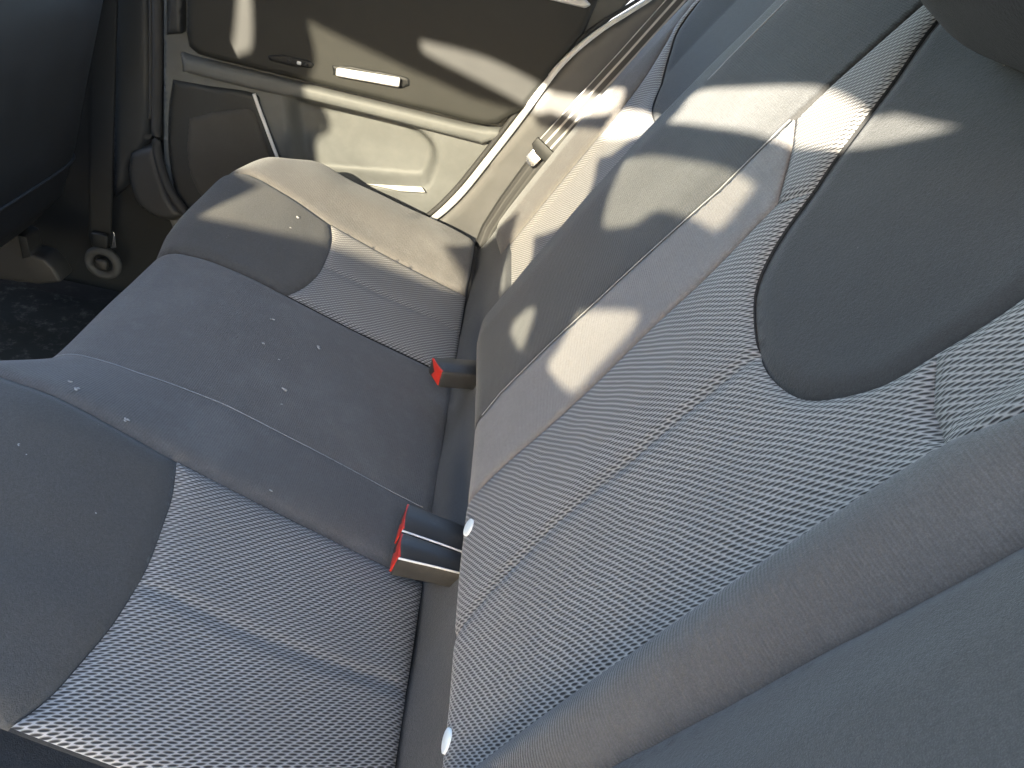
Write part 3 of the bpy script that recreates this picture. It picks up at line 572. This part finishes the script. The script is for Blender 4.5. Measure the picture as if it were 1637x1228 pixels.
for y, s, r, lb in LINT:
    c = cush_P(np.array(y), np.array(s)); V = []; F = []; k0_ = 0
    n = normals(cush_P, np.array([[y, s]]))[0]; ax = np.cross(n, [0, 1, 0]); ax /= np.linalg.norm(ax); ay_ = np.cross(n, ax)
    for q in range(3 if r > 1.5 else 2):
        oc = c + ax * rng.normal(0, r * .0005) + ay_ * rng.normal(0, r * .0005) + n * .0032; rr = r * .0007 * rng.uniform(.6, 1.1)
        for i in range(5):
            for j in range(8):
                u = math.pi * (i / 4 - .5); v_ = 2 * math.pi * j / 8; w_ = rr * rng.uniform(.7, 1.3); V.append(oc + w_ * (ax * math.cos(u) * math.cos(v_) * 1.3 + ay_ * math.cos(u) * math.sin(v_) + n * math.sin(u) * .5))
        F += [(k0_ + i * 8 + j, k0_ + i * 8 + (j + 1) % 8, k0_ + (i + 1) * 8 + (j + 1) % 8, k0_ + (i + 1) * 8 + j) for i in range(4) for j in range(8)]; k0_ += 40
    tag(put('lint_fleck', mesh('lint_fleck', V, F), 'lint'), lb, 'lint', 'lint flecks scattered over the cushion')

# ------------------------------------------------------------------ the rest of the car round the camera: roof, parcel shelf, and an unseen panel added to shape the sunlight
cr = empty('car_roof', (-.4, .8, 1.1), 'car roof with pale headliner above the seats', 'car roof')
prism('headliner', [(-1.4, .08, 1.0), (.85, .08, .97), (.85, 1.44, .95), (-1.4, 1.44, .98)], [(-1.4, .08, 1.03), (.85, .08, 1.0), (.85, 1.44, .98), (-1.4, 1.44, 1.01)], 'headliner', cr, .008)
prism('roof_skin', [(-1.4, .06, 1.035), (.85, .06, 1.005), (.85, 1.46, 1.005), (-1.4, 1.46, 1.035)], [(-1.4, .06, 1.05), (.85, .06, 1.02), (.85, 1.46, 1.02), (-1.4, 1.46, 1.05)], 'paint', cr, .004)
tag(prism('parcel_shelf', [(.42, .02, .70), (1.0, .02, .70), (1.0, 1.44, .70), (.42, 1.44, .70)], [(.42, .02, .73), (1.0, .02, .73), (1.0, 1.44, .73), (.42, 1.44, .73)], 'carpet', None, .006), 'dark parcel shelf behind the backrests', 'shelf')
tag(prism('bulkhead', [(-1.62, .0, -.33), (-1.55, .0, -.33), (-1.45, .0, .62), (-1.62, .0, .62)], [(-1.62, 1.52, -.33), (-1.55, 1.52, -.33), (-1.45, 1.52, .62), (-1.62, 1.52, .62)], 'dark', None, .01), 'dark dashboard bulkhead ahead of the front seats', 'dashboard')
YD = -.9
TINT = [[(-1.0779, 1.3531), (-1.0027, 1.3376), (-0.9118, 1.3197), (-0.8422, 1.3075), (-0.7712, 1.2961), (-0.6742, 1.2893), (-0.6743, 1.2709), (-0.8293, 1.2376), (-1.0615, 1.233), (-1.0644, 1.2653), (-1.0624, 1.2787), (-1.0585, 1.2968)], [(-1.0828, 1.2542), (-1.0795, 1.2311), (-1.0617, 1.203), (-1.063, 1.1801), (-1.0836, 1.1594), (-1.076, 1.1145), (-1.0661, 1.0581), (-0.8177, 1.039), (-0.6756, 1.2787), (-0.6835, 1.2956)], [(-0.8088, 1.0389), (-0.6783, 1.278), (-0.6523, 1.2786), (-0.5578, 1.2639), (-0.4845, 1.2455), (-0.5654, 1.1391), (-0.7005, 1.0105), (-0.7918, 1.0157)], [(-0.9926, 0.9689), (-0.9877, 1.0191), (-0.9966, 1.0776), (-0.9548, 1.0821), (-0.8799, 1.0634), (-0.7664, 1.0324), (-0.6686, 0.9612), (-0.6519, 0.927), (-0.7479, 0.9443), (-0.8457, 0.9639), (-0.9176, 0.9689)], [(-0.5691, 0.9767), (-0.6026, 1.0971), (-0.5452, 1.1863), (-0.5053, 1.2392), (-0.4492, 1.245), (-0.4334, 1.2343), (-0.4594, 1.2063), (-0.4796, 1.2028), (-0.4642, 1.1452), (-0.4747, 1.0907), (-0.5303, 1.0599), (-0.5419, 1.0574), (-0.518, 1.0145), (-0.5261, 0.9799), (-0.5485, 0.9507), (-0.5334, 0.9316)], [(-0.4082, 1.1727), (-0.3767, 1.177), (-0.3293, 1.1676), (-0.292, 1.1563), (-0.2706, 1.1431), (-0.2603, 1.1329), (-0.2664, 1.1105), (-0.2755, 1.0879), (-0.2924, 1.0947), (-0.312, 1.1009), (-0.3393, 1.1041), (-0.3554, 1.0885), (-0.3679, 1.0833), (-0.3966, 1.0813), (-0.4084, 1.1248)], [(-0.3811, 0.9807), (-0.3451, 0.9927), (-0.3158, 0.9988), (-0.3142, 0.9805), (-0.3263, 0.9484), (-0.3345, 0.9283), (-0.3431, 0.9081), (-0.3586, 0.9047), (-0.381, 0.9091), (-0.3898, 0.916), (-0.3858, 0.9319), (-0.383, 0.956)], [(-0.4693, 0.9382), (-0.4545, 0.9604), (-0.4414, 0.961), (-0.4364, 0.9389), (-0.4346, 0.9115), (-0.4533, 0.9161), (-0.4669, 0.9236)]]
OPEN = [[(-0.8843, 1.3685), (-0.8203, 1.3695), (-0.7674, 1.3677), (-0.705, 1.3573), (-0.6568, 1.344), (-0.6346, 1.3262), (-0.6443, 1.3012), (-0.6763, 1.3025), (-0.7077, 1.3117), (-0.7898, 1.3301), (-0.8487, 1.3426), (-0.877, 1.3515)], [(-0.6583, 1.342), (-0.6358, 1.3408), (-0.5854, 1.3453), (-0.5154, 1.3375), (-0.4879, 1.3305), (-0.4877, 1.2931), (-0.5327, 1.2856), (-0.5914, 1.3005), (-0.6385, 1.3074), (-0.6731, 1.3137)], [(-0.4871, 1.2927), (-0.4592, 1.2928), (-0.4207, 1.2769), (-0.3928, 1.2551), (-0.4057, 1.2404), (-0.4334, 1.2343), (-0.495, 1.2459)], [(-0.3643, 1.2361), (-0.3509, 1.2638), (-0.2994, 1.256), (-0.2632, 1.2477), (-0.2381, 1.2384), (-0.2123, 1.2117), (-0.1996, 1.1954), (-0.1928, 1.1979), (-0.185, 1.1951), (-0.169, 1.1842), (-0.1593, 1.1784), (-0.1731, 1.1728), (-0.195, 1.168), (-0.2094, 1.1668), (-0.2341, 1.1706), (-0.2443, 1.1747), (-0.2692, 1.1897), (-0.3066, 1.2041), (-0.3463, 1.2161), (-0.3703, 1.2219)], [(-1.1973, 1.3688), (-1.1767, 1.3738), (-1.1693, 1.2908), (-1.1847, 1.2724), (-1.1943, 1.2669), (-1.1998, 1.2388), (-1.2096, 1.2364), (-1.222, 1.2495), (-1.2214, 1.2677), (-1.2035, 1.2825)]]
od = empty('sun_blocker', (-.6, YD, .4), 'unseen panel added behind the camera to cut the sunlight into patches', 'car door')  # added sun blocker; its openings are the lit patches traced back along the sun
frame = [(-2.7, -.4), (-.70, -.4), (-.60, .45), (.12, .45), (.12, 1.25), (-.12, 1.58), (-2.7, 1.58)]
def areas(st=.02):
    bnd = resample(frame, .05); pts = [bnd]; n = len(bnd); ed = [(i, (i + 1) % n) for i in range(n)]; k = n
    for h in TINT + OPEN:
        hb = np.array(curve(h + [h[0]], 3)[:-1]); pts.append(hb); ed += [(k + i, k + (i + 1) % len(hb)) for i in range(len(hb))]; k += len(hb)
    v, e, f, *_ = delaunay_2d_cdt([Vector(p) for p in np.vstack(pts)], ed, [], 1, 1e-6)
    V = np.array([(p[0], p[1]) for p in v]); F = np.array([tuple(q) for q in f if len(q) == 3]); c = V[F].mean(1)
    inT = np.zeros(len(F), bool); inO = np.zeros(len(F), bool)
    for h in TINT: inT |= inside(c, curve(h + [h[0]], 3)[:-1])
    for h in OPEN: inO |= inside(c, curve(h + [h[0]], 3)[:-1])
    return V, F[~(inT | inO)], F[inT & ~inO]
V2, Ff, Fp = areas()
def sheet(name, F, th, mat):
    n = len(V2); X = [(p[0], YD - th / 2, p[1]) for p in V2] + [(p[0], YD + th / 2, p[1]) for p in V2]; ce = {}
    for q in F:
        for i in range(3): ce[(q[i], q[(i + 1) % 3])] = 1
    FF = [tuple(q) for q in F] + [tuple(int(i) + n for i in q[::-1]) for q in F] + [(a, b, b + n, a + n) for (a, b) in ce if (b, a) not in ce] if th else [tuple(q) for q in F]
    return put(name, mesh(name, X if th else [(p[0], YD, p[1]) for p in V2], FF, False), mat, od)
sheet('blocker_sheet', Ff, .006, 'door_low')
sheet('dimming_sheet', Fp, 0, 'dimmer')  # fills the TINT openings to dim those sun patches
